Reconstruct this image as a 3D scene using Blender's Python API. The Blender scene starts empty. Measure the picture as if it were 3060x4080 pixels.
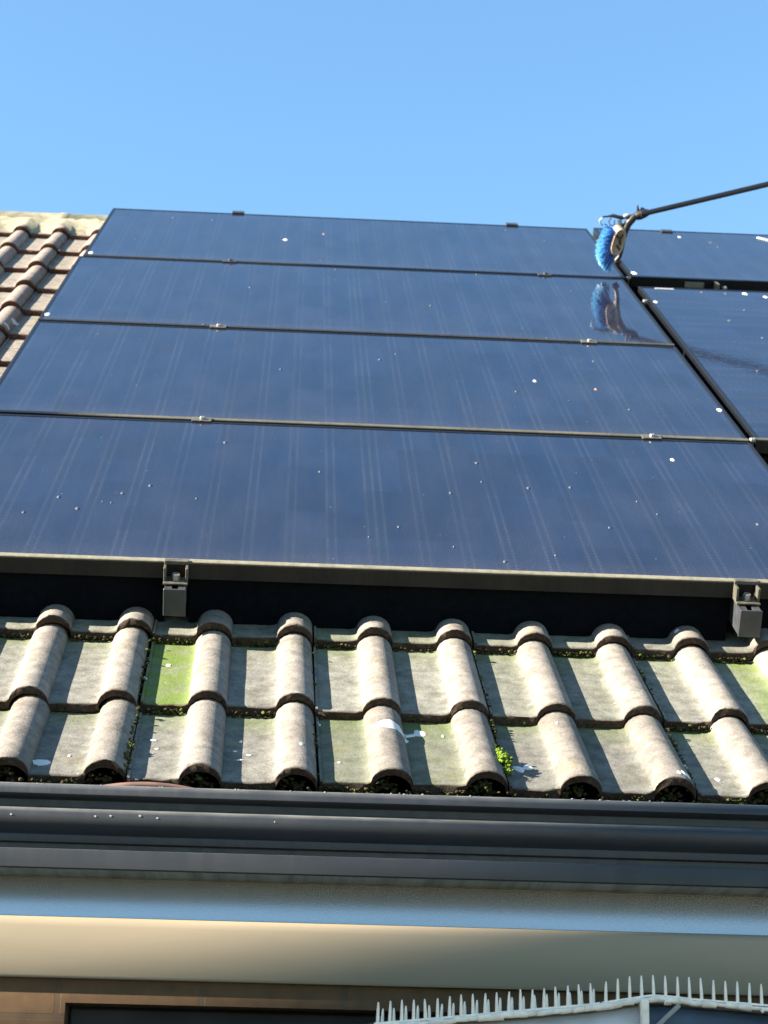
import bpy, math, random
from mathutils import Vector, Matrix, noise
from mathutils.bvhtree import BVHTree

R = math.radians
random.seed(7)
C = bpy.context.scene.collection
SC = bpy.context.scene

# ------------------------------------------------------------------ frame of reference
TH = R(37.0)                     # roof pitch
Z0 = 3.40                        # height of the panel plane's lower edge above the ground
MR = Matrix.Rotation(TH, 3, 'X')


def RP(u, v, n):                 # roof coordinates (along eave, up the slope, off the slope) -> world
    return MR @ Vector((u, v, n)) + Vector((0, 0, Z0))


# ------------------------------------------------------------------ camera
cam_d = bpy.data.cameras.new('camera')
cam = bpy.data.objects.new('camera', cam_d)
C.objects.link(cam)
rx = Vector((0.99830132, -0.05489319, 0.01952488))
fw = Vector((0.04532293, 0.94226595, 0.33178415)).normalized()
rx = (rx - fw * rx.dot(fw)).normalized()
up = rx.cross(fw)
cam.matrix_world = Matrix(((rx.x, up.x, -fw.x, 0.77614), (rx.y, up.y, -fw.y, -3.61427),
                           (rx.z, up.z, -fw.z, -1.15629 + Z0), (0, 0, 0, 1)))
cam_d.sensor_fit = 'HORIZONTAL'
cam_d.sensor_width = 36
cam_d.lens = 36 * 1960.2 / 768
cam_d.clip_start = 0.05
cam_d.clip_end = 2000
cam_d.dof.use_dof = True
cam_d.dof.focus_distance = 3.45
cam_d.dof.aperture_fstop = 16
SC.camera = cam

# ------------------------------------------------------------------ sky and sun
SUN = Vector((-0.885, -0.2185, 0.411)).normalized()
elev = math.asin(SUN.z)
w = bpy.data.worlds.new('World')
SC.world = w
w.use_nodes = True
nt = w.node_tree
bg = nt.nodes['Background']
sky = nt.nodes.new('ShaderNodeTexSky')
sky.sky_type = 'NISHITA'
sky.sun_disc = False
sky.sun_elevation = elev
sky.sun_rotation = math.atan2(SUN.x, SUN.y)
sky.air_density = 1.0
sky.dust_density = 0.4
sky.ozone_density = 2.2
wb = nt.nodes.new('ShaderNodeMix')           # white balance of the sky light
wb.data_type = 'RGBA'
wb.blend_type = 'MULTIPLY'
wb.inputs[0].default_value = 1.0
wb.inputs[7].default_value = (0.83, 1.045, 1.06, 1)
nt.links.new(sky.outputs[0], wb.inputs[6])
nt.links.new(wb.outputs[2], bg.inputs[0])
bg.inputs[1].default_value = 0.058
sl = bpy.data.lights.new('sun', 'SUN')
sl.energy = 5.0
sl.angle = R(0.45)
sl.color = (1.0, 0.885, 0.725)
so = bpy.data.objects.new('sun', sl)
C.objects.link(so)
so.rotation_euler = SUN.to_track_quat('Z', 'Y').to_euler()
so.location = SUN * 40
SC.cycles.use_denoising = True
SC.cycles.denoiser = 'OPENIMAGEDENOISE'
SC.cycles.denoising_input_passes = 'RGB_ALBEDO_NORMAL'
SC.cycles.denoising_prefilter = 'NONE'
SC.cycles.use_adaptive_sampling = True
SC.cycles.adaptive_threshold = 0.004
SC.cycles.sample_clamp_indirect = 0.6
SC.view_settings.view_transform = 'Standard'
SC.view_settings.look = 'None'
SC.view_settings.gamma = 1
SC.view_settings.exposure = 2.6


# ------------------------------------------------------------------ helpers: objects
def tag(o, label=None, cat=None, group=None, kind=None):
    if label: o['label'] = label
    if cat: o['category'] = cat
    if group: o['group'] = group
    if kind: o['kind'] = kind
    return o


def thing(name, label, cat, loc=(0, 0, 0), rot=(0, 0, 0), group=None):
    o = bpy.data.objects.new(name, None)
    C.objects.link(o)
    o.empty_display_size = 0.05
    o.location = loc
    o.rotation_euler = rot
    return tag(o, label, cat, group)


class MB:
    """collects shapes, links them as ONE mesh object"""
    def __init__(s):
        s.v, s.f, s.a, s.m = [], [], {}, []

    def add(s, vs, fs, mi=0, **attr):
        b = len(s.v)
        s.v += [tuple(p) for p in vs]
        s.f += [[i + b for i in f] for f in fs]
        s.m += [mi] * len(fs)
        for k in attr:
            s.a.setdefault(k, {})
            val = attr[k]
            for i in range(len(vs)):
                s.a[k][b + i] = val[i] if isinstance(val, (list, tuple)) else val
        return s

    def box(s, x0, x1, y0, y1, z0, z1, bev=0.0, M=None, **attr):
        """box with chamfered edges"""
        b = min(bev, (x1 - x0) / 2.01, (y1 - y0) / 2.01, (z1 - z0) / 2.01)
        if b <= 0:
            vs = [(x, y, z) for x in (x0, x1) for y in (y0, y1) for z in (z0, z1)]
            fs = [(0, 1, 3, 2), (4, 6, 7, 5), (0, 4, 5, 1), (2, 3, 7, 6), (0, 2, 6, 4), (1, 5, 7, 3)]
        else:
            vs, idx = [], {}
            for i, (xx, sx) in enumerate(((x0, 1), (x1, -1))):
                for j, (yy, sy) in enumerate(((y0, 1), (y1, -1))):
                    for k, (zz, sz) in enumerate(((z0, 1), (z1, -1))):
                        for ax in range(3):
                            p = [xx + sx * b, yy + sy * b, zz + sz * b]
                            p[ax] = (xx, yy, zz)[ax]
                            idx[i, j, k, ax] = len(vs)
                            vs.append(tuple(p))
            fs = []
            I = idx
            for ax in range(3):
                for side in (0, 1):
                    o = []
                    for (p, q) in ((0, 0), (1, 0), (1, 1), (0, 1)):
                        t = [0, 0, 0]
                        t[ax] = side
                        t[(ax + 1) % 3] = p
                        t[(ax + 2) % 3] = q
                        o.append(I[t[0], t[1], t[2], ax])
                    fs.append(o if side else o[::-1])
            for ax in range(3):
                a1, a2 = (ax + 1) % 3, (ax + 2) % 3
                for p in (0, 1):
                    for q in (0, 1):
                        t0 = [0, 0, 0]; t0[a1] = p; t0[a2] = q; t0[ax] = 0
                        t1 = list(t0); t1[ax] = 1
                        o = [I[(*t0, a1)], I[(*t1, a1)], I[(*t1, a2)], I[(*t0, a2)]]
                        fs.append(o if (p + q) % 2 else o[::-1])
            for i in (0, 1):
                for j in (0, 1):
                    for k in (0, 1):
                        o = [I[i, j, k, 0], I[i, j, k, 1], I[i, j, k, 2]]
                        fs.append(o if (i + j + k) % 2 else o[::-1])
        if M is not None:
            vs = [M @ Vector(p) for p in vs]
        return s.add(vs, fs, **attr)

    def tube(s, pts, r, n=10, cap=True, **attr):
        pts = [Vector(p) for p in pts]
        rs = r if isinstance(r, (list, tuple)) else [r] * len(pts)
        vs, fs = [], []
        ref = None
        for i, p in enumerate(pts):
            t = (pts[min(i + 1, len(pts) - 1)] - pts[max(i - 1, 0)]).normalized()
            if ref is None:
                ref = Vector((0, 0, 1)) if abs(t.z) < 0.9 else Vector((1, 0, 0))
            ref = (ref - t * ref.dot(t)).normalized()
            bn = t.cross(ref)
            for k in range(n):
                a = 2 * math.pi * k / n
                vs.append(p + (ref * math.cos(a) + bn * math.sin(a)) * rs[i])
        for i in range(len(pts) - 1):
            for k in range(n):
                fs.append((i * n + k, i * n + (k + 1) % n, (i + 1) * n + (k + 1) % n, (i + 1) * n + k))
        if cap:
            fs.append(tuple(range(n))[::-1])
            fs.append(tuple((len(pts) - 1) * n + k for k in range(n)))
        return s.add(vs, fs, **attr)

    def prism(s, prof, x0, x1, nx=1, wob=0.0, seed=0.0, closed=True, **attr):
        """profile in (y, z) swept along x"""
        vs, fs = [], []
        n = len(prof)
        for i in range(nx + 1):
            x = x0 + (x1 - x0) * i / nx
            for (y, z) in prof:
                d = noise.noise_vector((x * 1.7, y * 5 + seed, z * 5)) * wob if wob else Vector((0, 0, 0))
                vs.append((x, y + d.y, z + d.z))
        for i in range(nx):
            for k in range(n if closed else n - 1):
                a, b = i * n + k, i * n + (k + 1) % n
                fs.append((a, b, b + n, a + n))
        if closed:
            fs.append(tuple(range(n))[::-1])
            fs.append(tuple(nx * n + k for k in range(n)))
        return s.add(vs, fs, **attr)

    def build(s, name, mats, parent=None, smooth=None, recalc=True):
        me = bpy.data.meshes.new(name)
        off = Vector((0, 0, 0))
        me.from_pydata([Vector(p) - off for p in s.v], [], s.f)
        for mm in (mats if isinstance(mats, (list, tuple)) else [mats]):
            me.materials.append(mm)
        if any(s.m):
            me.polygons.foreach_set('material_index', s.m)
        for k, d in s.a.items():
            at = me.attributes.new(k, 'FLOAT', 'POINT')
            at.data.foreach_set('value', [float(d.get(i, 0.0)) for i in range(len(s.v))])
        if recalc:
            import bmesh
            bm = bmesh.new()
            bm.from_mesh(me)
            bmesh.ops.recalc_face_normals(bm, faces=bm.faces)
            bm.to_mesh(me)
            bm.free()
        if smooth:
            me.polygons.foreach_set('use_smooth', [True] * len(me.polygons))
            me.set_sharp_from_angle(angle=R(smooth))
        me.update()
        o = bpy.data.objects.new(name, me)
        C.objects.link(o)
        if parent:
            o.parent = parent
        return o


def copy_tree(o, parent=None):
    c = o.copy()
    C.objects.link(c)
    if parent: c.parent = parent
    for ch in list(o.children):
        copy_tree(ch, c)
    return c


# ------------------------------------------------------------------ helpers: materials
class NM:
    def __init__(s, name):
        s.m = bpy.data.materials.new(name)
        s.m.use_nodes = True
        s.t = s.m.node_tree
        s.p = s.t.nodes['Principled BSDF']
        s.obj = None

    def node(s, t, **kw):
        n = s.t.nodes.new(t)
        for k, v in kw.items(): setattr(n, k, v)
        return n

    def link(s, a, b): s.t.links.new(a, b)

    def coord(s):
        if not s.obj: s.obj = s.node('ShaderNodeTexCoord').outputs['Object']
        return s.obj

    def noise(s, scale, detail=4, rough=0.55, stretch=None, seed=0.0):
        c = s.coord()
        if stretch or seed:
            mp = s.node('ShaderNodeMapping')
            if stretch: mp.inputs['Scale'].default_value = stretch
            mp.inputs['Location'].default_value = (seed, seed * 1.3, seed * .7)
            s.link(c, mp.inputs[0]); c = mp.outputs[0]
        n = s.node('ShaderNodeTexNoise')
        n.inputs['Scale'].default_value = scale
        n.inputs['Detail'].default_value = detail
        n.inputs['Roughness'].default_value = rough
        s.link(c, n.inputs['Vector'])
        return n.outputs['Fac']

    def ramp(s, fac, stops):
        r = s.node('ShaderNodeValToRGB')
        e = r.color_ramp.elements
        while len(e) < len(stops): e.new(0.5)
        for i, (p, c) in enumerate(stops):
            e[i].position = p
            e[i].color = (c, c, c, 1) if isinstance(c, (int, float)) else (*c, 1)
        s.link(fac, r.inputs[0])
        return r.outputs[0]

    def mix(s, fac, a, b, mode='MIX'):
        n = s.node('ShaderNodeMix', data_type='RGBA', blend_type=mode)
        for v, i in ((fac, 0), (a, 6), (b, 7)):
            if isinstance(v, bpy.types.NodeSocket): s.link(v, n.inputs[i])
            elif isinstance(v, (int, float)): n.inputs[i].default_value = v if i == 0 else (v, v, v, 1)
            else: n.inputs[i].default_value = (*v, 1)
        return n.outputs[2]

    def math(s, op, a, b=0.0, c=0.0, clamp=False):
        n = s.node('ShaderNodeMath', operation=op, use_clamp=clamp)
        for i, v in enumerate((a, b, c)):
            if isinstance(v, bpy.types.NodeSocket): s.link(v, n.inputs[i])
            else: n.inputs[i].default_value = v
        return n.outputs[0]

    def attr(s, name):
        return s.node('ShaderNodeAttribute', attribute_name=name).outputs['Fac']

    def set(s, key, v):
        i = s.p.inputs[key]
        if isinstance(v, bpy.types.NodeSocket): s.link(v, i)
        elif hasattr(v, '__len__'): i.default_value = (*v, 1) if len(v) == 3 else v
        else: i.default_value = v
        return s

    def bump(s, h, strength=0.3, dist=0.002):
        b = s.node('ShaderNodeBump')
        b.inputs['Strength'].default_value = strength
        b.inputs['Distance'].default_value = dist
        s.link(h, b.inputs['Height'])
        s.link(b.outputs[0], s.p.inputs['Normal'])
        return s


def simple(name, col, rough=0.6, metal=0.0, var=0.25, scale=20, bump=0.0, stretch=None, spec=0.5):
    k = NM(name)
    f = k.noise(scale, 5, stretch=stretch)
    lo = tuple(c * (1 - var) for c in col)
    hi = tuple(min(1, c * (1 + var)) for c in col)
    k.set('Base Color', k.ramp(f, [(0.3, lo), (0.7, hi)]))
    k.set('Roughness', rough).set('Metallic', metal).set('Specular IOR Level', spec)
    if bump: k.bump(k.noise(scale * 6, 4), bump, 0.002)
    return k.m


# --- concrete roof tile
def tile_material():
    k = NM('weathered concrete tile')
    big = k.noise(7, 5)
    mid = k.noise(38, 6, 0.65)
    fine = k.noise(260, 5, 0.7)
    roll, tone, algae, edge = k.attr('roll'), k.attr('tone'), k.attr('algae'), k.attr('edge')
    flat = k.ramp(mid, [(0.28, (0.066, 0.067, 0.060)), (0.50, (0.123, 0.122, 0.110)), (0.78, (0.185, 0.181, 0.162))])
    worn = k.ramp(mid, [(0.26, (0.092, 0.083, 0.076)), (0.50, (0.158, 0.144, 0.130)), (0.80, (0.235, 0.212, 0.180))])
    rr = k.ramp(roll, [(0.08, 0.0), (0.45, 1.0)])
    col = k.mix(rr, flat, worn)
    # dark weather blotches
    blot = k.ramp(k.noise(14, 6, 0.7, seed=3.1), [(0.52, 0.0), (0.72, 1.0)])
    col = k.mix(k.math('MULTIPLY', blot, 0.6), col, (0.0646, 0.0578, 0.0422))
    # algae: green film, per tile and towards the head of each flat
    al = k.math('MULTIPLY', algae, k.ramp(k.noise(22, 5, seed=8.0), [(0.25, 0.35), (0.6, 1.0)]), clamp=True)
    col = k.mix(k.math('MULTIPLY', al, 0.9), col, (0.075, 0.118, 0.012))
    # pale lichen specks
    vo = k.node('ShaderNodeTexVoronoi')
    vo.inputs['Scale'].default_value = 55
    k.link(k.coord(), vo.inputs['Vector'])
    sp = k.ramp(vo.outputs['Distance'], [(0.10, 1.0), (0.20, 0.0)])
    sel = k.ramp(k.noise(60, 2, seed=5.5), [(0.60, 0.0), (0.68, 1.0)])
    col = k.mix(k.math('MULTIPLY', k.math('MULTIPLY', sp, sel), 0.75), col, (0.2448, 0.2312, 0.2040))
    # yellow lichen rosettes, rare
    v2 = k.node('ShaderNodeTexVoronoi')
    v2.inputs['Scale'].default_value = 9
    k.link(k.coord(), v2.inputs['Vector'])
    yl = k.ramp(v2.outputs['Distance'], [(0.12, 1.0), (0.26, 0.0)])
    ys = k.math('MULTIPLY', yl, k.ramp(k.noise(90, 4, seed=2.2), [(0.45, 0.0), (0.6, 1.0)]))
    col = k.mix(k.math('MULTIPLY', ys, 0.35), col, (0.1972, 0.1598, 0.0476))
    col = k.mix(1.0, col, k.ramp(k.math('ADD', k.math('MULTIPLY', tone, 0.75), 0.25), [(0.0, (0.66, 0.56, 0.52)), (0.25, 0.84), (1.0, 1.16)]), 'MULTIPLY')
    col = k.mix(0.7, col, k.ramp(fine, [(0.25, 0.5), (0.75, 1.45)]), 'MULTIPLY')
    # dirty, mossy butt ends of the tiles
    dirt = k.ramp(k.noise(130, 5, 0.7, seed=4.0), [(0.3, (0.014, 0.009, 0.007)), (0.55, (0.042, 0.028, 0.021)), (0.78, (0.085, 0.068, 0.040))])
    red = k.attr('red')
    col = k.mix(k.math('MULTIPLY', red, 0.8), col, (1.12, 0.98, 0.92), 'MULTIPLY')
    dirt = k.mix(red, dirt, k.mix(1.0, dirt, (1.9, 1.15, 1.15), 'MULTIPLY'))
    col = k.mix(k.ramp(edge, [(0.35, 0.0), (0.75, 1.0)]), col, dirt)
    k.set('Base Color', col).set('Roughness', 0.92).set('Specular IOR Level', 0.25)
    h = k.math('ADD', k.math('MULTIPLY', mid, 1.0), k.math('MULTIPLY', fine, 0.5))
    k.bump(h, 0.6, 0.003)
    return k.m


def glass_material(name, wave):
    """dust-filmed dark cells under glass: object X along the long side, Y up the panel"""
    k = NM(name)
    sx = k.node('ShaderNodeSeparateXYZ')
    k.link(k.coord(), sx.inputs[0])
    X = sx.outputs[0]
    Y = sx.outputs[1]
    pitch = 0.0841
    # columns counted from the middle, with the junction gap in the centre
    xa = k.math('ABSOLUTE', k.math('SUBTRACT', X, 0.945))
    xc = k.math('SUBTRACT', xa, 0.009)
    fr = k.math('FRACT', k.math('DIVIDE', k.math('ADD', xc, pitch * 10), pitch))
    d = k.math('MULTIPLY', k.math('MINIMUM', fr, k.math('SUBTRACT', 1.0, fr)), pitch)   # distance to nearest column border
    ln = k.math('SUBTRACT', 1.0, k.math('DIVIDE', k.math('ABSOLUTE', k.math('SUBTRACT', d, 0.0085)), 0.0046), clamp=True)
    ln = k.math('MAXIMUM', ln, 0.0)
    # dashes of solder pads along the lines
    dash = k.math('FRACT', k.math('DIVIDE', Y, 0.0184))
    dash = k.ramp(dash, [(0.30, 0.22), (0.45, 1.0), (0.85, 1.0), (0.98, 0.22)])
    # each cell edge printed a little stronger or fainter
    we = k.node('ShaderNodeTexWhiteNoise', noise_dimensions='2D')
    ce = k.node('ShaderNodeCombineXYZ')
    k.link(k.math('FLOOR', k.math('DIVIDE', X, pitch / 2)), ce.inputs[0])
    k.link(k.math('FLOOR', k.math('DIVIDE', k.math('ADD', Y, -0.013), 0.1686)), ce.inputs[1])
    k.link(ce.outputs[0], we.inputs['Vector'])
    dash = k.math('MULTIPLY', dash, k.math('ADD', k.math('MULTIPLY', we.outputs['Value'], 0.75), 0.45))
    patchy = k.ramp(k.noise(5.5, 5, seed=1.7, stretch=(1, 1.6, 1)), [(0.30, 0.55), (0.65, 1.0)])
    lines = k.math('MULTIPLY', k.math('MULTIPLY', ln, dash), patchy)
    row = k.math('FRACT', k.math('DIVIDE', k.math('ADD', Y, -0.013), 0.1686))
    rowd = k.math('MINIMUM', row, k.math('SUBTRACT', 1.0, row))
    rl = k.math('SUBTRACT', 1.0, k.math('DIVIDE', rowd, 0.010), clamp=True)
    cen = k.math('SUBTRACT', 1.0, k.math('DIVIDE', xa, 0.009), clamp=True)
    fing = k.ramp(k.math('FRACT', k.math('MULTIPLY', Y, 95.0)), [(0.4, 0.9), (0.6, 1.12)])
    base = k.mix(k.ramp(k.noise(2.2, 5), [(0.3, 0.0), (0.7, 1.0)]), (0.004, 0.008, 0.022), (0.006, 0.011, 0.028))
    base = k.mix(1.0, base, fing, 'MULTIPLY')
    base = k.mix(k.math('MULTIPLY', rl, 0.6), base, (0.006, 0.009, 0.018))
    base = k.mix(k.math('MULTIPLY', cen, 0.7), base, (0.003, 0.011, 0.020))
    base = k.mix(k.math('MULTIPLY', lines, 0.58), base, (0.034, 0.039, 0.052))
    # every cell its own shade
    wn = k.node('ShaderNodeTexWhiteNoise', noise_dimensions='2D')
    cv = k.node('ShaderNodeCombineXYZ')
    k.link(k.math('FLOOR', k.math('DIVIDE', k.math('ADD', X, 0.0), pitch)), cv.inputs[0])
    k.link(k.math('FLOOR', k.math('DIVIDE', k.math('ADD', Y, -0.013), 0.1686)), cv.inputs[1])
    k.link(cv.outputs[0], wn.inputs['Vector'])
    base = k.mix(1.0, base, k.ramp(wn.outputs['Value'], [(0.0, 0.82), (1.0, 1.18)]), 'MULTIPLY')
    # film of dust, thicker low on the panel and in runs
    runs = k.ramp(k.noise(9, 5, stretch=(2.2, 0.35, 1), seed=6.0), [(0.35, 0.0), (0.8, 1.0)])
    cloud = k.ramp(k.noise(1.6, 5, seed=9.0), [(0.42, 0.0), (0.72, 1.0)])
    low = k.ramp(Y, [(0.0, 1.0), (0.10, 0.15), (0.6, 0.0)])
    dust = k.math('ADD', k.math('MULTIPLY', runs, 0.02), k.math('ADD', k.math('MULTIPLY', cloud, 0.012), k.math('MULTIPLY', low, 0.03)), clamp=True)
    dust = k.math('ADD', dust, 0.007)
    dust = k.math('MULTIPLY', dust, k.ramp(k.noise(230, 4, 0.8, seed=3.3), [(0.32, 0.05), (0.70, 2.2)]))
    base = k.mix(dust, base, (0.34, 0.29, 0.24))
    # tiny specks of dirt
    vo = k.node('ShaderNodeTexVoronoi')
    vo.inputs['Scale'].default_value = 42
    k.link(k.coord(), vo.inputs['Vector'])
    sp = k.ramp(vo.outputs['Distance'], [(0.05, 1.0), (0.11, 0.0)])
    sel = k.ramp(k.noise(31, 2, seed=5.5), [(0.60, 0.0), (0.66, 1.0)])
    base = k.mix(k.math('MULTIPLY', k.math('MULTIPLY', sp, sel), 0.45), base, (0.2, 0.21, 0.23))
    k.set('Base Color', base)
    k.set('Roughness', k.math('ADD', k.math('MULTIPLY', dust, 0.25), 0.035)).set('IOR', 1.5)
    h = k.math('ADD', k.noise(14 if not wave else 34, 3, stretch=(1, 1, 1)), k.math('MULTIPLY', k.noise(120, 2), 0.25))
    k.bump(h, 0.02 if not wave else 0.05, 0.004)
    return k.m


def frame_material():
    k = NM('black anodised frame with dust')
    dirt = k.attr('dirt')
    c0 = k.ramp(k.noise(60, 4), [(0.3, (0.003, 0.004, 0.006)), (0.7, (0.006, 0.007, 0.009))])
    d0 = k.ramp(k.noise(70, 5, 0.7), [(0.3, (0.12, 0.112, 0.080)), (0.7, (0.19, 0.178, 0.135))])
    f = k.math('MULTIPLY', dirt, k.ramp(k.noise(26, 5, 0.7, seed=3), [(0.2, 0.55), (0.55, 1.0)]))
    streak = k.math('MULTIPLY', k.ramp(k.noise(60, 4, stretch=(1, .05, .05), seed=1), [(0.35, 0.1), (0.7, 0.9)]), k.ramp(dirt, [(0.02, 0.0), (0.05, 1.0)]))
    k.set('Base Color', k.mix(f, k.mix(streak, c0, (0.022, 0.018, 0.012)), d0))
    k.set('Roughness', k.math('ADD', k.math('MULTIPLY', f, 0.5), 0.38)).set('Specular IOR Level', 0.22)
    return k.m


M_TILE = tile_material()
M_GLASS = glass_material('panel glass over dark cells', False)
M_GLASS_W = glass_material('rippled panel glass over dark cells', True)
M_FRAME = frame_material()
M_RAIL = simple('black rail', (0.028, 0.031, 0.036), 0.45, 0.0, 0.3, 40)
M_CLAMP = simple('dusty clamp', (0.0816, 0.0768, 0.0598), 0.55, 0.3, 0.45, 90)
M_CLAMP_D = simple('dark clamp', (0.03, 0.033, 0.04), 0.5, 0.2, 0.3, 60)
M_STEEL = simple('stainless bolt', (0.3740, 0.3604, 0.3400), 0.38, 0.7, 0.15, 60)
M_MOSS = simple('moss', (0.042, 0.058, 0.014), 0.95, 0, 0.65, 45, 0.6, spec=0.1)
M_LIME = simple('lime green moss', (0.085, 0.135, 0.014), 0.9, 0, 0.5, 70, 0.6, spec=0.1)
M_MOSSD = simple('dark moss and silt', (0.0340, 0.0292, 0.0150), 0.95, 0, 0.6, 60, 0.6, spec=0.1)
M_DROP = simple('bird dropping', (0.48, 0.475, 0.46), 0.7, 0, 0.12, 90, 0.3)
M_DROPB = simple('brown speck', (0.2040, 0.1156, 0.0816), 0.8, 0, 0.3, 90)
M_DROPG = simple('faint grey speck', (0.05, 0.057, 0.072), 0.6, 0, 0.3, 90)
M_STICK = simple('pale label', (0.2448, 0.2652, 0.2856), 0.5, 0, 0.06, 60)
M_STICKG = simple('grey label', (0.1020, 0.1020, 0.0884), 0.6, 0, 0.15, 60)
def gutter_material():
    k = NM('anthracite gutter')
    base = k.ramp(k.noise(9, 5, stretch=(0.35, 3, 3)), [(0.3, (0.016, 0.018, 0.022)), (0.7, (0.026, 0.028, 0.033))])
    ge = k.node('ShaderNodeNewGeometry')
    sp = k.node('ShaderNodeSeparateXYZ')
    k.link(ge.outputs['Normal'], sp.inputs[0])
    top = k.ramp(sp.outputs[2], [(0.35, 0.0), (0.9, 1.0)])       # dust on what faces up, sky light painted into it
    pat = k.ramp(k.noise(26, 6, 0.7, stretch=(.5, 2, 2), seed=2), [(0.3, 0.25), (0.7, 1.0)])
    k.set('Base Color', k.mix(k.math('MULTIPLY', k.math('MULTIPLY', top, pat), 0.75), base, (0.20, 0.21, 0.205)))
    st = k.ramp(k.noise(30, 5, 0.7, stretch=(1.0, .06, .06), seed=5), [(0.42, 0.0), (0.72, 1.0)])
    k.set('Roughness', k.math('ADD', k.math('MULTIPLY', st, 0.22), 0.40)).set('Specular IOR Level', 0.42)
    return k.m


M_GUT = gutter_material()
M_GAPSHADE = simple('painted gap shade', (0.0022, 0.0034, 0.0060), 0.9, 0, 0.3, 60, spec=0.06)  # near black, stands in for deep shade under the lowest panel
M_BLACK = simple('underlay', (0.02, 0.02, 0.02), 0.9)
M_MORTAR = simple('pale ridge mortar', (0.20, 0.178, 0.118), 0.95, 0, 0.4, 24, 0.6)
M_WOODEN = simple('timber', (0.20, 0.13, 0.08), 0.8, 0, 0.3, 20)
M_CLAY = simple('red clay', (0.1156, 0.0578, 0.0442), 0.8, 0, 0.3, 30)
M_TAN = simple('tan brush block', (0.2040, 0.1530, 0.1122), 0.6, 0, 0.25, 60)
M_POLE = simple('black carbon pole', (0.008, 0.008, 0.011), 0.35, 0, 0.2, 30)
M_BRACK = simple('dark brown plastic', (0.011, 0.008, 0.009), 0.45, 0, 0.3, 60)
M_GREYP = simple('grey plastic hose', (0.2312, 0.2210, 0.2040), 0.5, 0, 0.2, 60)
M_CLEAR = simple('pale blue hose', (0.1768, 0.2584, 0.3536), 0.3, 0, 0.1, 60)


def glossy_board():
    k = NM('grey glazed cladding')
    k.set('Base Color', k.ramp(k.noise(6, 4, stretch=(0.3, 4, 4)), [(0.3, (0.58, 0.55, 0.50)), (0.7, (0.66, 0.63, 0.58))]))
    k.set('Roughness', 0.27).set('Metallic', 0.75)
    return k.m


M_SOFT = glossy_board()
M_CREAM = simple('cream painted board', (0.2440, 0.1989, 0.1353), 0.65, 0, 0.10, 5, 0.05, stretch=(0.3, 2, 2))
k = NM('brown brick')
bt = k.node('ShaderNodeTexBrick')
mp = k.node('ShaderNodeMapping')
mp.inputs['Rotation'].default_value = (R(90), 0, 0)
k.link(k.coord(), mp.inputs[0]); k.link(mp.outputs[0], bt.inputs['Vector'])
bt.inputs['Scale'].default_value = 1.0
bt.inputs['Brick Width'].default_value = 0.22
bt.inputs['Row Height'].default_value = 0.0625
bt.inputs['Mortar Size'].default_value = 0.005
bt.inputs['Color1'].default_value = (0.0930, 0.0492, 0.0204, 1)
bt.inputs['Color2'].default_value = (0.1080, 0.0588, 0.0252, 1)
bt.inputs['Mortar'].default_value = (0.0840, 0.0510, 0.0270, 1)
k.set('Base Color', k.mix(0.6, bt.outputs['Color'], k.ramp(k.noise(40, 5), [(0.25, 0.6), (0.75, 1.3)]), 'MULTIPLY'))
k.set('Roughness', 0.9)
k.bump(k.math('SUBTRACT', 1.0, bt.outputs['Fac']), 0.5, 0.006)
M_BRICK = k.m
M_SLATE = simple('dark slate frame', (0.036, 0.035, 0.038), 0.6, 0, 0.2, 12, spec=0.2)
k = NM('window glass')
k.set('Base Color', (0.015, 0.018, 0.022)).set('Roughness', 0.05)
M_PANE = k.m
k = NM('lawn')
k.set('Base Color', k.mix(k.ramp(k.noise(1.2, 6), [(0.35, 0.0), (0.65, 1.0)]), (0.045, 0.075, 0.018), (0.12, 0.12, 0.05)))
k.set('Roughness', 0.95)
k.bump(k.noise(90, 4), 0.8, 0.02)
M_LAWN = k.m
M_BOUNCE_PAVE = simple('bounce paving', (0.38, 0.33, 0.26), 0.9, 0, 0.25, 4, 0.3)  # pale and warm so that it bounces sunlight up to the boards
M_SPIKE = simple('milky plastic spike', (0.86, 0.735, 0.60), 0.5, 0, 0.12, 60)
M_HOODL = simple('pale weathered sheet', (0.44, 0.41, 0.375), 0.5, 0, 0.35, 9, 0.1, stretch=(1, 1, 1.8))
M_HOODD = simple('blue grey slate sheet', (0.038, 0.050, 0.066), 0.5, 0, 0.5, 8, 0.1)
M_COPE = simple('dirty white coping', (0.80, 0.69, 0.56), 0.7, 0, 0.2, 60, 0.5)


def bristle_material():
    k = NM('blue bristles')
    f = k.attr('tip')
    r = k.noise(80, 3)
    c = k.ramp(f, [(0.0, (0.0041, 0.0408, 0.2720)), (0.6, (0.0136, 0.1156, 0.4080)), (1.0, (0.0680, 0.2584, 0.4760))])
    k.set('Base Color', k.mix(0.4, c, k.ramp(r, [(0.3, 0.6), (0.7, 1.4)]), 'MULTIPLY'))
    k.set('Roughness', 0.4)
    return k.m


M_BRIST = bristle_material()

# ------------------------------------------------------------------ ground
g = MB()
g.add([(-300, -300, 0), (300, -300, 0), (300, 300, 0), (-300, 300, 0)], [(0, 1, 2, 3)])
tag(g.build('ground', M_LAWN), kind='structure')
g = MB()
g.add([(-7, -12, .004), (14, -12, .004), (14, -0.30, .004), (-7, -0.30, .004)], [(0, 1, 2, 3)])
tag(g.build('bounce_patio', M_BOUNCE_PAVE), kind='structure')  # out of view, widened as a reflector for the shaded wall

# ------------------------------------------------------------------ the house
EY = -0.4704                                  # world y of the tile eave
house = thing('house', 'brown brick house under a grey roof of double roll concrete tiles, carrying the solar panels',
              'house', (0, 0, 0))
U0, U1 = -2.64, 4.8                           # extent along the eave
RIDGE_V = 4.56

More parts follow.
